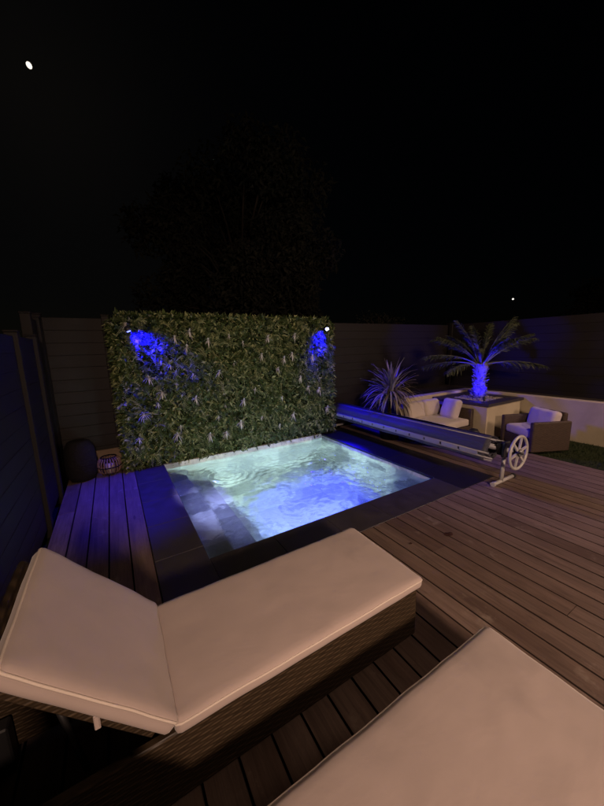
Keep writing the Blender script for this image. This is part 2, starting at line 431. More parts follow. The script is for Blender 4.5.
# ------------------------------------------------------------------ fences
def fence(name,A,B,h,posts,label,ph=None,zb=0.0):
    A,B=V((*A,zb)),V((*B,zb)); L=(B-A).length; ang=math.atan2(B.y-A.y,B.x-A.x)
    root=empty(name,A,label,'fence',rz=ang); ph=ph or h+.03
    xs=sorted(posts)
    for x in xs:
        p=MB(); p.box(x-.045,x+.045,-.045,.045,-.1,ph,b=.004); p.box(x-.052,x+.052,-.052,.052,ph,ph+.02,b=.006)
        p.build('post',M_slat,root,local=True)
    for a,c in zip(xs,xs[1:]):
        p=MB(); n=int(round(h/.152)); hh=h/n
        for k in range(n): p.box(a+.046,c-.046,-.012,.012,k*hh+.0006,(k+1)*hh-.0006,0,random.random(),.003)
        p.box(a+.046,c-.046,-.006,.006,.01,h-.01)
        p.build('panel',M_slat,root,local=True)
    return root
fence('slat_fence',(-.72,5.1),(7.5,5.1),2.05,[0,.72,3.3,8.16],'dark brown slat fence standing behind the green wall and spiky plant')
fence('slat_fence',(-.69,-3.6),(-.69,4.42),1.76,[0,1.8,3.6,5.4,7.2,8.0],'lower dark slat fence along the left side of the deck')
fence('slat_fence',(-.72,4.47),(-.72,5.04),2.0,[0,.5],'narrow tall dark fence panel in the left back corner')
fence('slat_fence',(7.4,-4),(7.4,5.04),2.05,[0,9.0],'dark slat fence above the low cream wall on the right')
kb=MB(); kb.box(-.62,.0,5.0,5.035,-.05,.28,b=.006); tag(kb.build('kickboard',bark_mat('worn_board',(.14,.10,.07),(.26,.19,.13),8)),'low worn brown board lying along the foot of the back left fence','board')

# ------------------------------------------------------------------ green wall
gw=empty('green_wall',(1.75,4.85,0),'tall artificial leafy green wall standing behind the pool','green wall')
bk=MB(); bk.box(.06,3.47,4.80,4.98,.03,2.05,b=.03); bk.build('backing',M_backing,gw)
fo=MB(); rl=random.Random(5)
def leaf(mb,p,d,n,L,w,tone,m=0):
    d=d.normalized(); s=d.cross(n).normalized(); n2=s.cross(d)
    a=p; tip=p+d*L-n2*L*.25*rl.random(); mid=p+d*L*.45
    q=len(mb.v); up=n2*w*.28
    mb.v.extend([tuple(a),tuple(mid+s*w*.5+up),tuple(tip),tuple(mid-s*w*.5+up),tuple(mid)])
    mb.face((q,q+1,q+2,q+4),m,tone); mb.face((q,q+4,q+2,q+3),m,tone)
GX0,GX1,GZ1=.03,3.5,2.08
def outside(x,z):
    # rounded, uneven outline
    r=.11
    for cx,sx in ((GX0+r,-1),(GX1-r,1)):
        if (x-cx)*sx>0 and z>GZ1-r and math.hypot(x-cx,z-(GZ1-r))>r: return True
    return False
for i in range(24000):
    x=rl.uniform(GX0,GX1); z=rl.uniform(.0,GZ1+.01)
    if outside(x,z): continue
    cl=noise.noise(V((x*3.3,z*3.3,0)))+.6*noise.noise(V((x*9,z*9,5)))
    y=4.82-rl.random()**.8*(.12+.10*cl)
    dd=V((rl.uniform(-1,1),rl.uniform(-1.0,-.05),rl.uniform(-1.1,.6)))
    nn=V((rl.uniform(-.5,.5),-1,rl.uniform(-.2,.9)))
    L=rl.choice((rl.uniform(.022,.05),rl.uniform(.045,.095))); sp=rl.random()
    tone=min(1,max(0,.35+.35*cl+rl.uniform(-.3,.3)))
    if sp<.10: tone=1
    leaf(fo,V((x,y,z)),dd,nn,L,L*rl.uniform(.22,.5),tone)
for i in range(5200):                           # ends and top edge
    k=rl.random()
    if k<.36: x,z,dx=GX0+rl.uniform(0,.05),rl.uniform(.03,GZ1-.08),-1
    elif k<.62: x,z,dx=GX1-rl.uniform(0,.05),rl.uniform(.03,GZ1-.08),1
    else: x,z,dx=rl.uniform(GX0+.06,GX1-.06),GZ1-rl.uniform(0,.05),0
    y=rl.uniform(4.7,4.98); L=rl.uniform(.03,.10)
    dd=V((dx*rl.uniform(.1,1)+rl.uniform(-.4,.4),rl.uniform(-.6,.6),(1 if dx==0 else 0)*rl.uniform(0,1)+rl.uniform(-.6,.4)))
    leaf(fo,V((x,y,z)),dd,V((rl.uniform(-.5,.5),-.6,1)),L,L*rl.uniform(.25,.5),rl.random())
for i in range(1900):                            # fern fronds and grassy blades sticking out
    x=rl.uniform(GX0+.05,GX1-.05); z=rl.uniform(.1,GZ1-.03); p=V((x,4.74,z))
    d0=V((rl.uniform(-1,1),-.5,rl.uniform(-.7,.8))).normalized(); tone=rl.uniform(.3,1)
    for k in range(9):
        q=p+d0*(.015*k)+V((0,0,-.0011*k*k))
        for s in (-1,1):
            side=d0.cross(V((0,-1,0))).normalized()*s
            leaf(fo,q,side+d0*.5,V((0,-1,.4)),.036*(1-k/12),.010,tone)
fo.build('foliage',M_leaf,gw)
tp=[(2.05,1.5),(1.3,.6),(3.0,1.45),(2.75,1.1),(1.75,1.7),(0.55,1.05),(1.15,.35),(2.0,.5),(2.6,1.5),(3.3,.5),(0.49,0.9),(0.99,0.92),(0.7,0.43),(0.98,1.26),(1.36,1.28),(0.93,1.65),(1.6,1.41),(2.17,1.77),(2.33,1.27),(1.91,0.97),(1.64,0.47),(1.4,0.34),(2.32,0.33),(2.59,0.48),(2.9,0.91),(0.21,0.45),(0.98,1.86),(0.41,1.26),(2.38,0.79),(3.13,0.86),(1.71,0.81),(0.75,0.54),(0.3,0.78),(1.23,1.74),(1.54,1.8),(2.66,1.8),(0.78,1.78),(0.69,1.4),(2.45,1.43),(0.21,1.94)]
for i,(x,z) in enumerate(tp):
    t=MB(); big=i%3!=1; n=11 if big else 7
    for k in range(n):
        a=2*PI*k/n+rl.uniform(-.25,.25)
        L=rl.uniform(.06,.10) if big else rl.uniform(.04,.065)
        d0=V((math.cos(a),-.35,math.sin(a))); p=V((x,4.635,z)); w=.022 if big else .015
        prev=p; side=d0.cross(V((0,0,1))).normalized()*w*.5
        pts=[p+d0.normalized()*L*s+V((0,0,-L*.5*s*s)) for s in (0,.35,.7,1)]
        for u in range(3):
            w0,w1=(1,.85,.55,.05)[u],(1,.85,.55,.05)[u+1]
            t.poly([pts[u]-side*w0,pts[u]+side*w0,pts[u+1]+side*w1,pts[u+1]-side*w1],0,rl.uniform(.2,1))
    t.build('pale_tuft',M_tuft,gw)

# blue floodlights on the green wall
M_blue=mat('blue_led',(.1,.1,.9),.3,emit=(.5,.55,1),estr=40); M_blue_dim=mat('blue_led_low',(.1,.1,.9),.3,emit=(.25,.3,1),estr=2.2)
def spot(name,loc,target,power,col,size,blend=.6,r=.04):
    ld=bpy.data.lights.new(name,'SPOT'); ld.energy=power; ld.color=col; ld.spot_size=math.radians(size); ld.spot_blend=blend; ld.shadow_soft_size=r
    o=bpy.data.objects.new(name,ld); C.objects.link(o); o.location=loc
    o.rotation_euler=(V(target)-V(loc)).to_track_quat('-Z','Y').to_euler(); return o
def flood(loc,target,label,hid):
    r=empty('floodlight',loc,label,'light',group='blue floodlights on the green wall')
    q=(V(target)-V(loc)).to_track_quat('Z','Y').to_matrix()
    ml=M_blue_dim if hid else M_blue
    h=MB(); h.lathe([(.0,-.06),(.028,-.06),(.034,-.03),(.034,.0),(.03,.004)],loc,16,M=q); h.build('housing',M_black,r)
    a=MB(); a.tube([V(loc)+V((0,.02,-.0)),V(loc)+V((0,.1,.02)),V(loc)+V((0,.16,.02))],.008); a.build('bracket',M_black,r)
    e_=MB(); e_.lathe([(.0,.0041),(.027,.0041),(.02,.010),(.0,.011)],loc,16,M=q); e_.build('lens',ml,r)
    return r
BL=V((.235,4.60,1.86)); BR=V((3.275,4.58,1.90))
flood(BL,(.9,4.2,0),'blue floodlight half hidden in leaves at the left of the green wall',True)
flood(BR,(2.2,2.4,0.2),'bright blue floodlight near the upper right corner of the green wall',False)
BLUE=(.008,.002,1)
spot('blue_spot_left',BL+V((.03,-.10,-.05)),(.12,4.05,0),270,BLUE,66,1.0)
spot('blue_spot_right',BR+V((-.02,-.05,-.04)),(4.25,3.5,.2),290,BLUE,112,1.0,.14)
spot('blue_spot_pool',BR+V((-.03,-.06,-.04)),(2.35,3.45,-1.0),13000,BLUE,40,1.0)
spot('blue_spot_step',BL+V((.06,-.24,-.10)),(1.22,3.35,-.4),2800,(.46,.42,1),36,1.0)
spot('blue_wash_left',BL+V((.03,-.02,-.02)),(.48,4.82,1.64),650,(.0012,.0004,1),84,1.0,.02)
spot('blue_wash_right',BR+V((-.02,-.0,-.02)),(3.17,4.81,1.64),650,(.0012,.0004,1),84,1.0,.02)

# ------------------------------------------------------------------ low walls and planter
rw=empty('garden_wall',(6.27,3.8,0),'low cream rendered retaining wall along the lawn and behind the sofa','wall')
w=MB(); w.box(6.27,6.42,-4.5,3.8,-.1,.65,b=.008); w.box(4.42,6.42,3.802,3.95,-.1,.652,b=.008); w.build('rendered_wall',M_plaster,rw)
sb=MB(); sb.box(4.42,4.448,3.952,5.03,-.1,.6,b=.004); sb.build('side_board',M_slat,rw)
so=MB(); so.box(4.452,7.3,3.952,5.04,-.1,.56); so.box(6.422,7.3,-4.5,3.95,-.1,.558); so.build('soil_bed',M_soil,rw)
pl=empty('planter',(5.7,3.26,0),'square cream rendered planter with dark stone cap holding the palm','planter')
w=MB(); w.box(5.17,6.23,2.78,3.74,-.1,.562,b=.006); w.build('planter_wall',M_plaster,pl)
w=MB(); x0,x1,y0,y1=5.13,6.262,2.74,3.79; c=.2
w.box(x0,x1,y0,y0+c,.564,.61,b=.004); w.box(x0,x1,y1-c,y1,.564,.61,b=.004); w.box(x0,x0+c,y0+c+.002,y1-c-.002,.564,.61,b=.004); w.box(x1-c,x1,y0+c+.002,y1-c-.002,.564,.61,b=.004)
w.build('cap',M_slate,pl)
w=MB(); 
for k in range(500):
    a,bb=rl.uniform(x0+c,x1-c),rl.uniform(y0+c,y1-c); r=rl.uniform(.008,.02)
    w.box(a-r,a+r,bb-r,bb+r,.575,.575+r*1.3,0,rl.random(),r*.5)
w.box(x0+c,x1-c,y0+c,y1-c,.55,.578); w.build('gravel',M_gravel,pl)

# ------------------------------------------------------------------ palm
pm=empty('palm_tree',(5.74,3.26,.58),'short palm with feathery fronds and trunk lit bright blue, growing in the planter','palm')
t=MB(); rp=random.Random(8)
N=30; cx,cy=5.74,3.26
prof=[(.09,.56),(.10,.62),(.105,.72),(.095,.84),(.085,.92),(.09,1.0),(.105,1.08),(.12,1.16),(.10,1.22),(.05,1.26)]
t.lathe(prof,(cx,cy,0),20)
for k in range(210):                            # cut leaf bases
    z=.60+.62*k/210+rp.uniform(-.02,.02); a=rp.uniform(0,2*PI); r=.088+.015*math.sin((z-.55)*10)+(.02 if z>1.05 else 0)
    p=V((cx+math.cos(a)*r,cy+math.sin(a)*r,z)); o=V((math.cos(a)+rp.uniform(-.4,.4),math.sin(a)+rp.uniform(-.4,.4),rp.uniform(.4,1.8))).normalized()
    sd=V((-math.sin(a),math.cos(a),rp.uniform(-.3,.3)))*rp.uniform(.008,.024); LL=rp.uniform(.03,.085); nn_=sd.cross(o).normalized()*.006
    q1,q2=p+o*LL-sd*.6,p+o*LL+sd*.6
    t.poly([p-sd,p+sd,q2,q1],0,.5); t.poly([q1,q2,q2-nn_*2,q1-nn_*2],0,.5); t.poly([p+sd,p+sd-nn_*2,q2-nn_*2,q2],0,.5)
t.build('trunk',M_palmbark,pm)
def frond(az,el,L,droop):
    f=MB(); o=V((cx,cy,1.2)); h=V((math.cos(az),math.sin(az),0)); pts=[]; e=el; p=o+h*.05; n=16
    for k in range(n+1):
        pts.append(p.copy()); d0=h*math.cos(e)+V((0,0,math.sin(e))); p=p+d0*(L/n); e-=droop/n
    f.tube(pts,[.017*(1-.8*k/n) for k in range(n+1)],5,0,.9)
    side=V((-h.y,h.x,0))
    M2=[]
    for k in range(34,112):
        s=k/112*n; i=min(int(s),n-1); q=pts[i].lerp(pts[i+1],s-i); tg=(pts[i+1]-pts[i]).normalized(); u=side.cross(tg)
        ll=.155*min(1,.35+(k-34)/30)*(1-.5*max(0,(k-84)/28))*rp.uniform(.75,1.15)
        for sg in (-1,1):
            dd=(side*sg*rp.uniform(.3,.75)+tg*rp.uniform(.6,1.0)+u*rp.uniform(-.15,.6)).normalized()
            w0=tg.cross(dd).cross(dd).normalized()*rp.uniform(.004,.007); e1=q+dd*ll*.6+V((0,0,rp.uniform(-.01,.01))); e2=q+dd*ll-V((0,0,ll*rp.uniform(.05,.4)))
            tn=rp.uniform(.0,1)
            f.poly([q-w0,q+w0,e1+w0,e1-w0],0,tn); f.poly([e1-w0,e1+w0,e2],0,tn)
    return f.build('frond',M_palm,pm)
for az,el,L,dr in [(-.6,74,.95,.5),(.3,72,.92,.6),(2.5,76,.9,.5),(3.4,64,.9,.6),(2.05,52,.95,.8),(2.75,50,1.0,.7),(3.6,40,.95,.8),(4.3,54,.85,.8),(5.1,60,.85,.8),(5.7,46,1.0,.7),(.1,42,1.0,.8),(.9,52,.95,.8),(1.5,60,.9,.8),(2.3,14,.95,.6),(3.1,10,.90,.6),(5.4,14,.95,.6),(6.1,10,1.05,.6),(.6,16,1.0,.7),(4.6,74,.6,.8),(2.65,28,1.05,.7),(5.9,64,.95,.5)]:
    frond(az,math.radians(el),L,dr)
ps=empty('spotlight',(5.32,2.93,.61),'small blue garden spotlight standing on the planter cap','light')
h=MB(); h.tube([(5.32,2.93,.59),(5.32,2.93,.64)],.006); qq=V((.3,.27,.35)).to_track_quat('Z','Y').to_matrix(); h.lathe([(0,-.03),(.02,-.03),(.024,.02),(.0,.021)],(5.32,2.93,.66),12,M=qq); h.build('housing',M_black,ps)
h=MB(); h.lathe([(0,.0212),(.018,.0212),(.0,.023)],(5.32,2.93,.66),12,M=qq); h.build('lens',mat('blue_led_dim',(.1,.1,.8),.3,emit=(.1,.1,1),estr=6),ps)
spot('blue_spot_palm',(5.34,2.95,.69),(5.74,3.30,1.12),170,BLUE,104,.8,.05)

# ------------------------------------------------------------------ spiky plant in a pot
cp=empty('spiky_plant',(4.02,3.8,0),'spiky plant with long narrow arching leaves in a dark pot beyond the reel','plant')
h=MB(); h.lathe([(.0,0),(.15,0),(.2,.3),(.215,.32),(.19,.32),(.0,.30)],(4.02,3.8,0)); h.build('pot',M_dark,cp)
h=MB(); h.tube([(4.02,3.8,.3),(4.01,3.8,.55),(4.03,3.8,.84)],[.04,.032,.03],10); h.build('stem',M_bark,cp)
h=MB(); rc=random.Random(21)
for k in range(170):
    a=rc.uniform(0,2*PI); el=math.radians(rc.choice([rc.uniform(50,88),rc.uniform(5,60),rc.uniform(-25,30)])); L=rc.uniform(.42,.68); e=el
    p=V((4.03,3.8,.80+rc.uniform(-.16,.06))); hh=V((math.cos(a),math.sin(a),0)); sd=V((-hh.y,hh.x,0)); n=8; prev=None; tn=rc.random()
    dr=rc.uniform(.3,1.2) if el>.9 else rc.uniform(1.0,2.0)
    for i in range(n+1):
        w0=.015*math.sin(PI*min(.97,(i+.9)/(n+1.2)))
        cur=(p-sd*w0,p+V((0,0,-.003)),p+sd*w0)
        if prev: h.poly([prev[0],prev[1],cur[1],cur[0]],0,tn); h.poly([prev[1],prev[2],cur[2],cur[1]],0,tn)
        prev=cur; d0=hh*math.cos(e)+V((0,0,math.sin(e))); p=p+d0*(L/n); e-=dr/n; e=max(e,-1.45)
h.build('leaves',M_spike,cp)

# ------------------------------------------------------------------ cushions
def cushion(mb,L,W,T,puff=.012,r=.022,M=None,seed=0,wr=.0045,nx=34,ny=20,mat_=0):
    """rounded, slightly puffed cushion centred on x,y with z 0..T"""
    M=M or Matrix(); nz=5; idx={}
    def pt(i,j,k):
        x=-L/2+L*i/nx; y=-W/2+W*j/ny; z=T*k/nz
        q=V((x,y,z)); c=V((max(-L/2+r,min(L/2-r,x)),max(-W/2+r,min(W/2-r,y)),max(r*.9,min(T-r*.9,z))))
        dlt=q-c
        if dlt.length>1e-6: q=c+dlt.normalized()*min(dlt.length,r)
        ex=1-(abs(2*x/L))**5; ey=1-(abs(2*y/W))**5
        q.z+=(puff if z>T/2 else -puff*.3)*max(0,ex)*max(0,ey)*abs(2*z/T-1)
        n1=noise.noise(V((x*4+seed,y*4,seed)))+.5*noise.noise(V((x*11+seed,y*11,3)))
        q.z+=wr*n1*(1 if z>T*.5 else 0)
        q.y+=wr*.6*noise.noise(V((x*6,seed+5,0)))*(2*y/W); q.x+=wr*.6*noise.noise(V((y*6,seed+9,0)))*(2*x/L)
        return q
    def gid(i,j,k):
        if (i,j,k) not in idx:
            idx[(i,j,k)]=len(mb.v); mb.v.append(tuple(M@pt(i,j,k)))
        return idx[(i,j,k)]
    for i in range(nx):
        for j in range(ny):
            mb.face((gid(i,j,nz),gid(i+1,j,nz),gid(i+1,j+1,nz),gid(i,j+1,nz)),mat_,.5,True)
            mb.face((gid(i,j,0),gid(i,j+1,0),gid(i+1,j+1,0),gid(i+1,j,0)),mat_,.5,True)
    for k in range(nz):
        for i in range(nx):
            mb.face((gid(i,0,k),gid(i+1,0,k),gid(i+1,0,k+1),gid(i,0,k+1)),mat_,.5,True)
            mb.face((gid(i,ny,k),gid(i,ny,k+1),gid(i+1,ny,k+1),gid(i+1,ny,k)),mat_,.5,True)
        for j in range(ny):
            mb.face((gid(0,j,k),gid(0,j,k+1),gid(0,j+1,k+1),gid(0,j+1,k)),mat_,.5,True)
            mb.face((gid(nx,j,k),gid(nx,j+1,k),gid(nx,j+1,k+1),gid(nx,j,k+1)),mat_,.5,True)
    return pt,nx,ny,nz
def piping(mb,pt,nx,ny,k,r,M,out=.002):
    loop=[pt(i,0,k) for i in range(nx)]+[pt(nx,j,k) for j in range(ny)]+[pt(i,ny,k) for i in range(nx,0,-1)]+[pt(0,j,k) for j in range(ny,0,-1)]
    # drop near-duplicates at rounded corners
    res=[loop[0]]
    for q in loop[1:]:
        if (q-res[-1]).length>.008: res.append(q)
    if (res[0]-res[-1]).length<.008: res.pop()
    mb.tube([M@q for q in res],r,6,closed=True)

# ------------------------------------------------------------------ sun loungers
def make_lounger(origin,ang,label,seed):
    """origin: hinge corner x, y centre; seat runs +x; backrest tilts up by ang"""
    ox,oy=origin; root=empty('sun_lounger',(ox,oy,0),label,'sun lounger','cream sun loungers on the deck')
    SL,W,T=1.25,.585,.058; zf=.315
    f=MB()
    f.box(ox-.66,ox+SL-.025,oy-W/2+.018,oy-W/2+.05,.03,zf,b=.006); f.box(ox-.66,ox+SL-.025,oy+W/2-.05,oy+W/2-.018,.03,zf,b=.006)
    f.box(ox+SL-.057,ox+SL-.024,oy-W/2+.051,oy+W/2-.051,.031,zf-.001,b=.005); f.box(ox-.66,ox-.63,oy-W/2+.051,oy+W/2-.051,.031,zf-.001,b=.005)
    f.box(ox-.0,ox+SL-.06,oy-W/2+.052,oy+W/2-.052,.27,.298)
    f.build('frame',M_wicker,root)
    for x in (ox-.6,ox+SL-.13):
        for y in (oy-W/2+.06,oy+W/2-.12):
            g_=MB(); g_.box(x,x+.06,y,y+.06,0,.2,b=.006); g_.build('leg',M_black,root)
    m=MB(); MM=Matrix.Translation((ox+SL/2,oy,zf+.003)); pt,nx,ny,nz=cushion(m,SL,W,T,.010,.02,MM,seed,nx=60,ny=28); 
    mt=m.build('mattress',M_fabric,root)
    q=MB(); piping(q,pt,nx,ny,4,.0045,MM); q.build('piping',M_pipe,mt)
    BLn=.60; a=ang
    R_=Matrix.Translation((ox-.002,oy,zf+.003))@Matrix.Rotation(a,4,'Y')@Matrix.Translation((-BLn/2-.004-(.058*math.tan(a/2)+.002 if a>.1 else 0),0,.0))
    # rotate about the hinge so that the far end rises
    bb=MB(); pt,nx,ny,nz=cushion(bb,BLn,W+.01,T,.012,.02,R_,seed+3,nx=34,ny=28); bt=bb.build('back_mattress',M_fabric,root)
    q=MB(); piping(q,pt,nx,ny,4,.0045,R_); q.build('piping',M_pipe,bt)
    q=MB(); q.box(-BLn/2-.02,BLn/2-.03,-W/2+.02,W/2-.02,-.036,-.006,b=.008,M=R_); q.build('backrest_frame',M_wicker,root)
    q=MB()
    for y in (-W/2-.004,):
        s=MB(); p0=R_@V((.03,y+.02,-.004)); 
        q.box(p0.x-.008,p0.x+.008,p0.y-.003,p0.y+.003,p0.z-.05,p0.z,b=.002)
        q.box(p0.x-.006,p0.x+.005,p0.y-.005,p0.y-.003,p0.z-.044,p0.z-.004,b=.001)
    q.build('tie_strap',M_fabric,bt)
    if a>.1:
        s=MB(); p1=R_@V((-.1,-W/2+.08,-.03)); s.tube([p1,(p1.x+.05,p1.y,.3)],.01,8); s.build('backrest_prop',M_black,root); s=MB(); p1=R_@V((-.1,W/2-.08,-.03)); s.tube([p1,(p1.x+.05,p1.y,.3)],.01,8); s.build('backrest_prop',M_black,root)
    return root
make_lounger((.045,1.253),math.radians(50),'cream sun lounger with its backrest raised, between the pool and the other lounger',1)
make_lounger((.04,.335),math.radians(50),'cream sun lounger nearest the camera in the right foreground, cut by the photo edge',8)

# ------------------------------------------------------------------ sofa, scatter pillows, armchair
sf=empty('garden_sofa',(4.7,3.35,0),'low wicker garden sofa with cream cushions against the low back wall','sofa')
h=MB(); h.box(4.2,5.13,2.98,3.72,.05,.22,b=.01); h.box(4.2,5.13,3.68,3.76,.05,.50,b=.01); h.box(5.05,5.128,2.97,3.679,.05,.50,b=.01); h.build('frame',M_wicker_dark,sf)
h=MB(); cushion(h,.84,.66,.11,.014,.03,Matrix.Translation((4.625,3.32,.225)),3,nx=24,ny=18); h.build('seat_cushion',M_fabric2,sf)
for i,x in enumerate((4.41,4.83)):
    h=MB(); cushion(h,.41,.30,.13,.03,.05,Matrix.Translation((x,3.62,.47))@Matrix.Rotation(math.radians(74),4,'X')@Matrix.Translation((0,0,-.06)),11+i,.012,20,16); h.build('back_cushion',M_fabric2,sf)
h=MB(); cushion(h,.36,.33,.11,.04,.05,Matrix.Translation((4.96,3.28,.475))@Matrix.Rotation(math.radians(-8),4,'Z')@Matrix.Rotation(math.radians(-70),4,'Y')@Matrix.Translation((0,0,-.05)),31,.01,20,16)
tag(h.build('scatter_pillow',M_pillow),'lilac grey pillow leaning against the right arm of the sofa','pillow')

ch=empty('armchair',(5.0,2.03,0),'brown wicker armchair with pale cushions standing on the lawn edge','armchair',rz=math.radians(-24.8))
h=MB(); b_=.012
h.box(.0,.6,.0,.07,.02,.455,b=b_); h.build('arm',M_wicker_dark,ch,local=True)
h=MB(); h.box(.0,.6,.56,.63,.02,.455,b=b_); h.build('arm',M_wicker_dark,ch,local=True)
h=MB(); h.box(.02,.55,.071,.559,.05,.2,b=.008); h.build('seat_frame',M_wicker_dark,ch,local=True)
h=MB(); h.box(.53,.6,.072,.558,.2,.56,b=b_); h.build('backrest',M_wicker_dark,ch,local=True)
h=MB(); cushion(h,.5,.48,.12,.016,.04,Matrix.Translation((.265,.315,.205)),5,.008,20,20); h.build('seat_cushion',M_pillow,ch,local=True)
h=MB(); cushion(h,.36,.47,.12,.03,.05,Matrix.Translation((.455,.315,.40))@Matrix.Rotation(math.radians(-76),4,'Y')@Matrix.Translation((0,0,-.04)),6,.01,18,18); h.build('back_cushion',M_pillow,ch,local=True)

# ------------------------------------------------------------------ pool cover reel
RX=3.75; RZ=.385
rr=empty('cover_reel',(RX,3.4,0),'long pool cover roller on white stands with a hand wheel, beside the pool','cover reel')
def stand(y,fx):
    h=MB(); h.tube([(RX-.22,y,.022),(RX+.2,y,.022)],.021,12); h.build('foot_bar',M_white,rr)
    for s in (-.225,.205):
        k=MB(); k.tube([(RX+s-.012,y,.023),(RX+s+.014,y,.023)],.028,12); k.build('foot_cap',M_black if s>0 else M_white,rr)
    h=MB(); h.tube([(RX-.06,y,.03),(RX-.03,y,RZ-.03)],[.022,.019],12); h.build('upright',M_white,rr)
stand(1.77,0); stand(5.0,0)
h=MB(); h.box(RX-.06,RX+.05,1.75,1.80,RZ-.09,RZ+.1,b=.012); h.box(RX-.045,RX+.035,1.80,1.86,RZ-.07,RZ+.07,b=.01); h.build('bearing_block',M_black,rr)
h=MB(); h.box(RX-.05,RX+.03,4.97,5.02,RZ-.08,RZ+.08,b=.01); h.build('bearing_block',M_black,rr)
h=MB(); h.tube([(RX,1.60,RZ),(RX,5.0,RZ)],.032,14); h.build('axle',M_alu,rr)
wc=V((RX,1.645,RZ)); WR=.185
wheel=MB(); wheel.tube([wc+V((math.cos(a)*WR,0,math.sin(a)*WR)) for a in [2*PI*k/48 for k in range(48)]],.016,10,closed=True)
wh=wheel.build('hand_wheel',M_white,rr)
for k in range(6):
    a=PI*2*k/6+.25; u=V((math.cos(a),0,math.sin(a))); s=MB(); v_=V((-math.sin(a),0,math.cos(a)))
    s.v+= [tuple(wc+u*r_+v_*w_+V((0,y_,0))) for y_ in (-.008,.008) for r_,w_ in ((.035,-.017),(.035,.017),(WR-.008,.009),(WR-.008,-.009))]
    for f in ((0,1,2,3),(7,6,5,4),(0,4,5,1),(1,5,6,2),(2,6,7,3),(3,7,4,0)): s.face(f)
    s.build('spoke',M_white,wh)
s=MB(); s.tube([wc+V((0,-.02,0)),wc+V((0,.03,0))],.04,20); s.build('hub',M_black,wh)
s=MB(); s.tube([wc+V((-.10,-.02,.03)),wc+V((-.10,-.09,.03))],.013,10); s.build('grip',M_black,wh)
# rolled cover: loose sagging layers wound over bars
h=MB(); ry=random.Random(4); n=96; L0,L1=1.93,4.93; ny=64; base=len(h.v)
def croll(th,y):
    # flattened roll: wide and low, uneven folds along the length
    turns=th/(2*PI)
    r=.078+.016*turns
    fl=noise.noise(V((math.cos(th)*1.5,y*1.3,math.sin(th)*1.5+turns*3)))
    fl2=noise.noise(V((math.cos(th)*4,y*5,math.sin(th)*4)))
    wx,wz=1.18,1.02
    rad=r*(1+.10*fl+.035*fl2)
    sag=-.012*math.sin(PI*(y-L0)/(L1-L0))
    return V((RX-.0+math.cos(th)*rad*wx,y,RZ-.02+sag+math.sin(th)*rad*wz))
TH=[2*PI*4.2*k/150 for k in range(151)]
for j in range(ny+1):
    y=L0+(L1-L0)*j/ny
    for th in TH: 
        p=croll(th,y)
        if j in (0,ny): p.y+=.015*math.sin(th*1.7)
        h.v.append(tuple(p))
m_=len(TH)
for j in range(ny):
    for k in range(m_-1): h.face((base+j*m_+k,base+j*m_+k+1,base+(j+1)*m_+k+1,base+(j+1)*m_+k),0,.5,True)
rc_=h.build('rolled_cover',M_cover,rr)
md=rc_.modifiers.new('thick','SOLIDIFY'); md.thickness=.004
# flap of cover hanging down on the pool side
h=MB(); base=len(h.v); kk=14
for j in range(ny+1):
    y=L0-.02+(L1-L0+.04)*j/ny
    for k in range(kk+1):
        s=k/kk; x=RX-.155-.035*math.sin(s*PI*.5)+.012*noise.noise(V((y*3,s*3,0))); z=RZ+.055-.185*s+.010*noise.noise(V((y*2.4,s*2,7)))
        if k==0: x=RX-.115; z=RZ+.085
        h.v.append((x,y,z))
for j in range(ny):
    for k in range(kk): h.face((base+j*(kk+1)+k,base+j*(kk+1)+k+1,base+(j+1)*(kk+1)+k+1,base+(j+1)*(kk+1)+k),0,.5,True)
o=h.build('cover_flap',M_cover,rr); md=o.modifiers.new('thick','SOLIDIFY'); md.thickness=.006
# stiffening bars ends + pale webbing on the flap
for i,(dx,dz) in enumerate(((-.19,-.085),(-.165,-.12),(-.2,-.03),(.09,.06),(.1,-.05),(-.06,.1))):
    s=MB(); s.tube([(RX+dx,L0-.11+.02*(i%3),RZ+dz),(RX+dx,L1+.03,RZ+dz)],.011,8); s.build('bar',M_alu,rr)
s=MB(); 
for k in range(12):
    y=L0+.05+k*.25; s.box(RX-.212,RX-.204,y,y+.225,RZ-.075,RZ-.028,0,.5,.002)
s.build('webbing',M_strap,rr)

# ------------------------------------------------------------------ small things
h=MB(); h.lathe([(.0,0),(.13,0),(.165,.08),(.175,.25),(.16,.42),(.12,.5),(.09,.515),(.0,.515)],(-.47,4.78,0),28)
tag(h.build('barrel_pot',M_dark),'tall dark barrel shaped pot in the back left corner of the deck','pot')
lt=empty('wicker_lantern',(-.17,4.8,0),'low round dark cane lantern beside the barrel shaped pot','lantern')
h=MB()
for k in range(22):
    a=2*PI*k/22; h.tube([V((-.17,4.8,0))+V((math.cos(a)*r_,math.sin(a)*r_,z_)) for r_,z_ in ((.09,.01),(.125,.05),(.14,.11),(.13,.18),(.09,.23))],.0075,6)
h.build('cane_ribs',bark_mat('cane',(.12,.07,.05),(.28,.18,.14),12),lt)
h=MB()
for r_,z_ in ((.09,.01),(.09,.23),(.141,.11)): h.tube([V((-.17,4.8,z_))+V((math.cos(a)*r_,math.sin(a)*r_,0)) for a in [2*PI*k/28 for k in range(28)]],.009,6,closed=True)
h.build('hoops',M_dark,lt)
h=MB(); h.lathe([(0,.012),(.05,.012),(.05,.14),(.0,.14)],(-.17,4.8,0),16); h.build('candle',mat('candle_wax',(.35,.3,.27),.6),lt)
h=MB(); h.lathe([(.0,0),(.085,0),(.1,.1),(.095,.2),(.06,.255),(.0,.27)],(4.78,2.76,0),20); tag(h.build('round_pot',M_black),'small black domed pot showing just above the cover roller','pot')
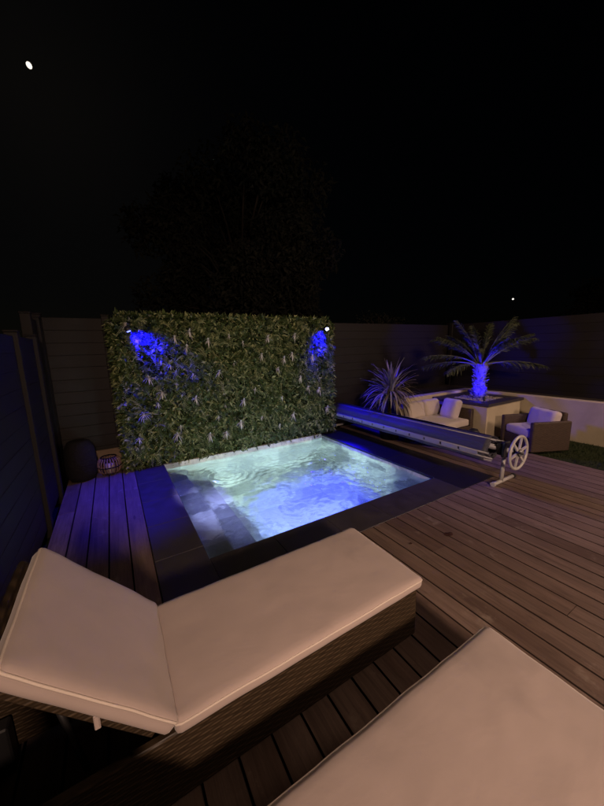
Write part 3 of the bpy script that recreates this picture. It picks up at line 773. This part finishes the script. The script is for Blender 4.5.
def scrap(name,x,y,s,label,cat,m):
    h=MB(); r=random.Random(int(x*99)); n=12; ring_=[]
    for k in range(n):
        a=2*PI*k/n; q=s*(.7+.4*r.random()); ring_.append((x+math.cos(a)*q*1.5,y+math.sin(a)*q,.0025+.006*r.random()))
    for k in range(n): h.poly([(x,y,.012),ring_[k],ring_[(k+1)%n]],0,.5,True)
    tag(h.build(name,m),label,cat)
M_dead=bark_mat('dead_leaf',(.03,.012,.01),(.07,.03,.02),60)
scrap('dry_leaf',2.29,1.47,.030,'dark crumpled dry leaf lying on the deck boards','leaf',M_dead)
scrap('pebble',1.92,1.56,.011,'tiny dark pebble on the deck near the lounger','pebble',M_dead)

# ------------------------------------------------------------------ trees beyond the fence
def tree(name,x,y,top,rad,n,label,seed,low=1.6,leafs=(.1,.2)):
    r=random.Random(seed); root=empty(name,(x,y,-.13),label,'tree' if top>3.5 else 'shrub')
    t=MB(); t.tube([(x,y,-.15),(x+.05,y,low*.6),(x-.05,y+.05,low*1.2),(x+.1,y,top*.8)],[.16*rad/2.5,.12*rad/2.5,.09*rad/2.5,.03],10)
    cl=[]
    for k in range(70):
        a=r.uniform(0,2*PI); u=r.random()**.5*rad*.8; z=r.uniform(low+.2,top-.4); sc2=math.sqrt(max(.1,1-((z-(low+top)/2)/((top-low)/2+.2))**2)); u*=sc2
        c=V((x+math.cos(a)*u,y+math.sin(a)*u,z)); cl.append((c,r.uniform(.3,.6)*rad/2.4))
        t.tube([(x,y,low+(z-low)*.35),V((x,y,low+(z-low)*.5)).lerp(c,.5)+V((0,0,.1)),c],[.04,.025,.008],6)
    t.build('trunk',M_bark,root)
    f=MB()
    for i in range(n):
        c,s=r.choice(cl); d0=V((r.gauss(0,1),r.gauss(0,1),r.gauss(0,.8))); p=c+d0.normalized()*s*r.random()**.4*1.1
        leaf(f,p,V((r.uniform(-1,1),r.uniform(-1,1),r.uniform(-1,.4))),V((r.uniform(-1,1),r.uniform(-1,1),1)),r.uniform(*leafs),r.uniform(*leafs)*.5,r.random())
    f.build('crown',M_tree,root)
tree('broadleaf_tree',3.3,8.6,6.6,2.9,42000,'large dark tree barely visible in the night behind the green wall',1)
tree('garden_shrub',6.3,6.4,2.75,.8,2500,'dark bush just showing above the back fence near the palm',2,1.2,(.05,.1))
tree('broadleaf_tree',16.5,4.2,4.1,2.2,9000,'dim tree beyond the right hand fence, to the right of the palm',3,1.0)

# moon and a far lamp in the night sky
moonc=V((-0.06811716,0.84467986,0.53091994))*160+V((0,0,1.6))
h=MB()
for i in range(1): h.lathe([(a*.33,b*.29) for a,b in ((0.001,-2.9),(1.2,-2.5),(1.95,-1.2),(2.1,0.2),(1.7,1.7),(.9,2.5),(.001,2.75))],moonc,20,M=Matrix.Rotation(math.radians(-22),3,'Y'))
tag(h.build('moon',mat('moon_glow',(.8,.78,.7),.9,emit=(1,.90,.78),estr=1.3)),'bright oblong moon glowing high in the black sky at upper left','moon')
sp=V((1.11361104,.54571089,.13225046))*40+V((0,0,1.6))
h=MB(); h.lathe([(.001,-.11),(.1,-.05),(.1,.05),(.001,.11)],sp,10)
tag(h.build('distant_lamp',mat('distant_lamp_glow',(.8,.8,.8),.9,emit=(1,.95,.85),estr=1.5)),'tiny far white lamp in the darkness above the palm','lamp')

# ------------------------------------------------------------------ lighting
def point(name,loc,power,col,r):
    ld=bpy.data.lights.new(name,'POINT'); ld.energy=power; ld.color=col; ld.shadow_soft_size=r
    o=bpy.data.objects.new(name,ld); C.objects.link(o); o.location=loc
WARM=(1,.66,.48)
point('house_lamp_right',(6.0,-.9,3.1),300,WARM,.4)
sp_=spot('house_downlight',(-.2,-3.4,2.9),(3.3,3.5,.5),980,WARM,82,.9,.25)
def area(name,loc,target,power,col,s):
    ld=bpy.data.lights.new(name,'AREA'); ld.energy=power; ld.color=col; ld.shape='DISK'; ld.size=s; ld.spread=math.radians(125)
    o=bpy.data.objects.new(name,ld); C.objects.link(o); o.location=loc
    o.rotation_euler=(V(target)-V(loc)).to_track_quat('-Z','Y').to_euler()
area('pool_lamp_beam',(1.55,PY0+.04,-.55),(1.95,4.7,-.25),84,(.74,1,.94),.17)

w=bpy.data.worlds.new('World'); sc.world=w; w.use_nodes=True
nt=w.node_tree; bg=nt.nodes['Background']; sky=nt.nodes.new('ShaderNodeTexSky'); sky.sky_type='NISHITA'; sky.sun_disc=False
sky.sun_elevation=math.radians(32); sky.sun_rotation=math.radians(-4.6)
nt.links.new(sky.outputs[0],bg.inputs[0]); bg.inputs[1].default_value=.00012
sl=bpy.data.lights.new('moonlight','SUN'); sl.energy=.004; sl.angle=math.radians(.5); sl.color=(1,.95,.88)
so_=bpy.data.objects.new('moonlight',sl); C.objects.link(so_)
so_.rotation_euler=V((0.06811716,-0.84467986,-0.53091994)).to_track_quat('-Z','Y').to_euler()

# ------------------------------------------------------------------ camera
cam=bpy.data.cameras.new('camera'); co=bpy.data.objects.new('camera',cam); C.objects.link(co)
Rr=V((0.85625887,-0.51584425,-0.0269343)); Uu=V((0.11258098,0.13547757,0.98436342)); Ff=V((0.50412922,0.8459022,-0.17407812))
mt=Matrix((Rr,Uu,-Ff)).transposed().to_4x4(); mt.translation=V((0,0,1.6)); co.matrix_world=mt
cam.sensor_fit='HORIZONTAL'; cam.sensor_width=36; cam.lens=315.6436/604*36; cam.clip_start=.02; cam.clip_end=1000
sc.camera=co
sc.view_settings.view_transform='Standard'; sc.view_settings.look='None'; sc.view_settings.exposure=0; sc.view_settings.gamma=1; sc.view_settings.use_curve_mapping=False
sc.render.engine='CYCLES'; sc.cycles.use_denoising=True
sc.cycles.max_bounces=10; sc.cycles.transmission_bounces=8; sc.cycles.transparent_max_bounces=12; sc.cycles.sample_clamp_indirect=4
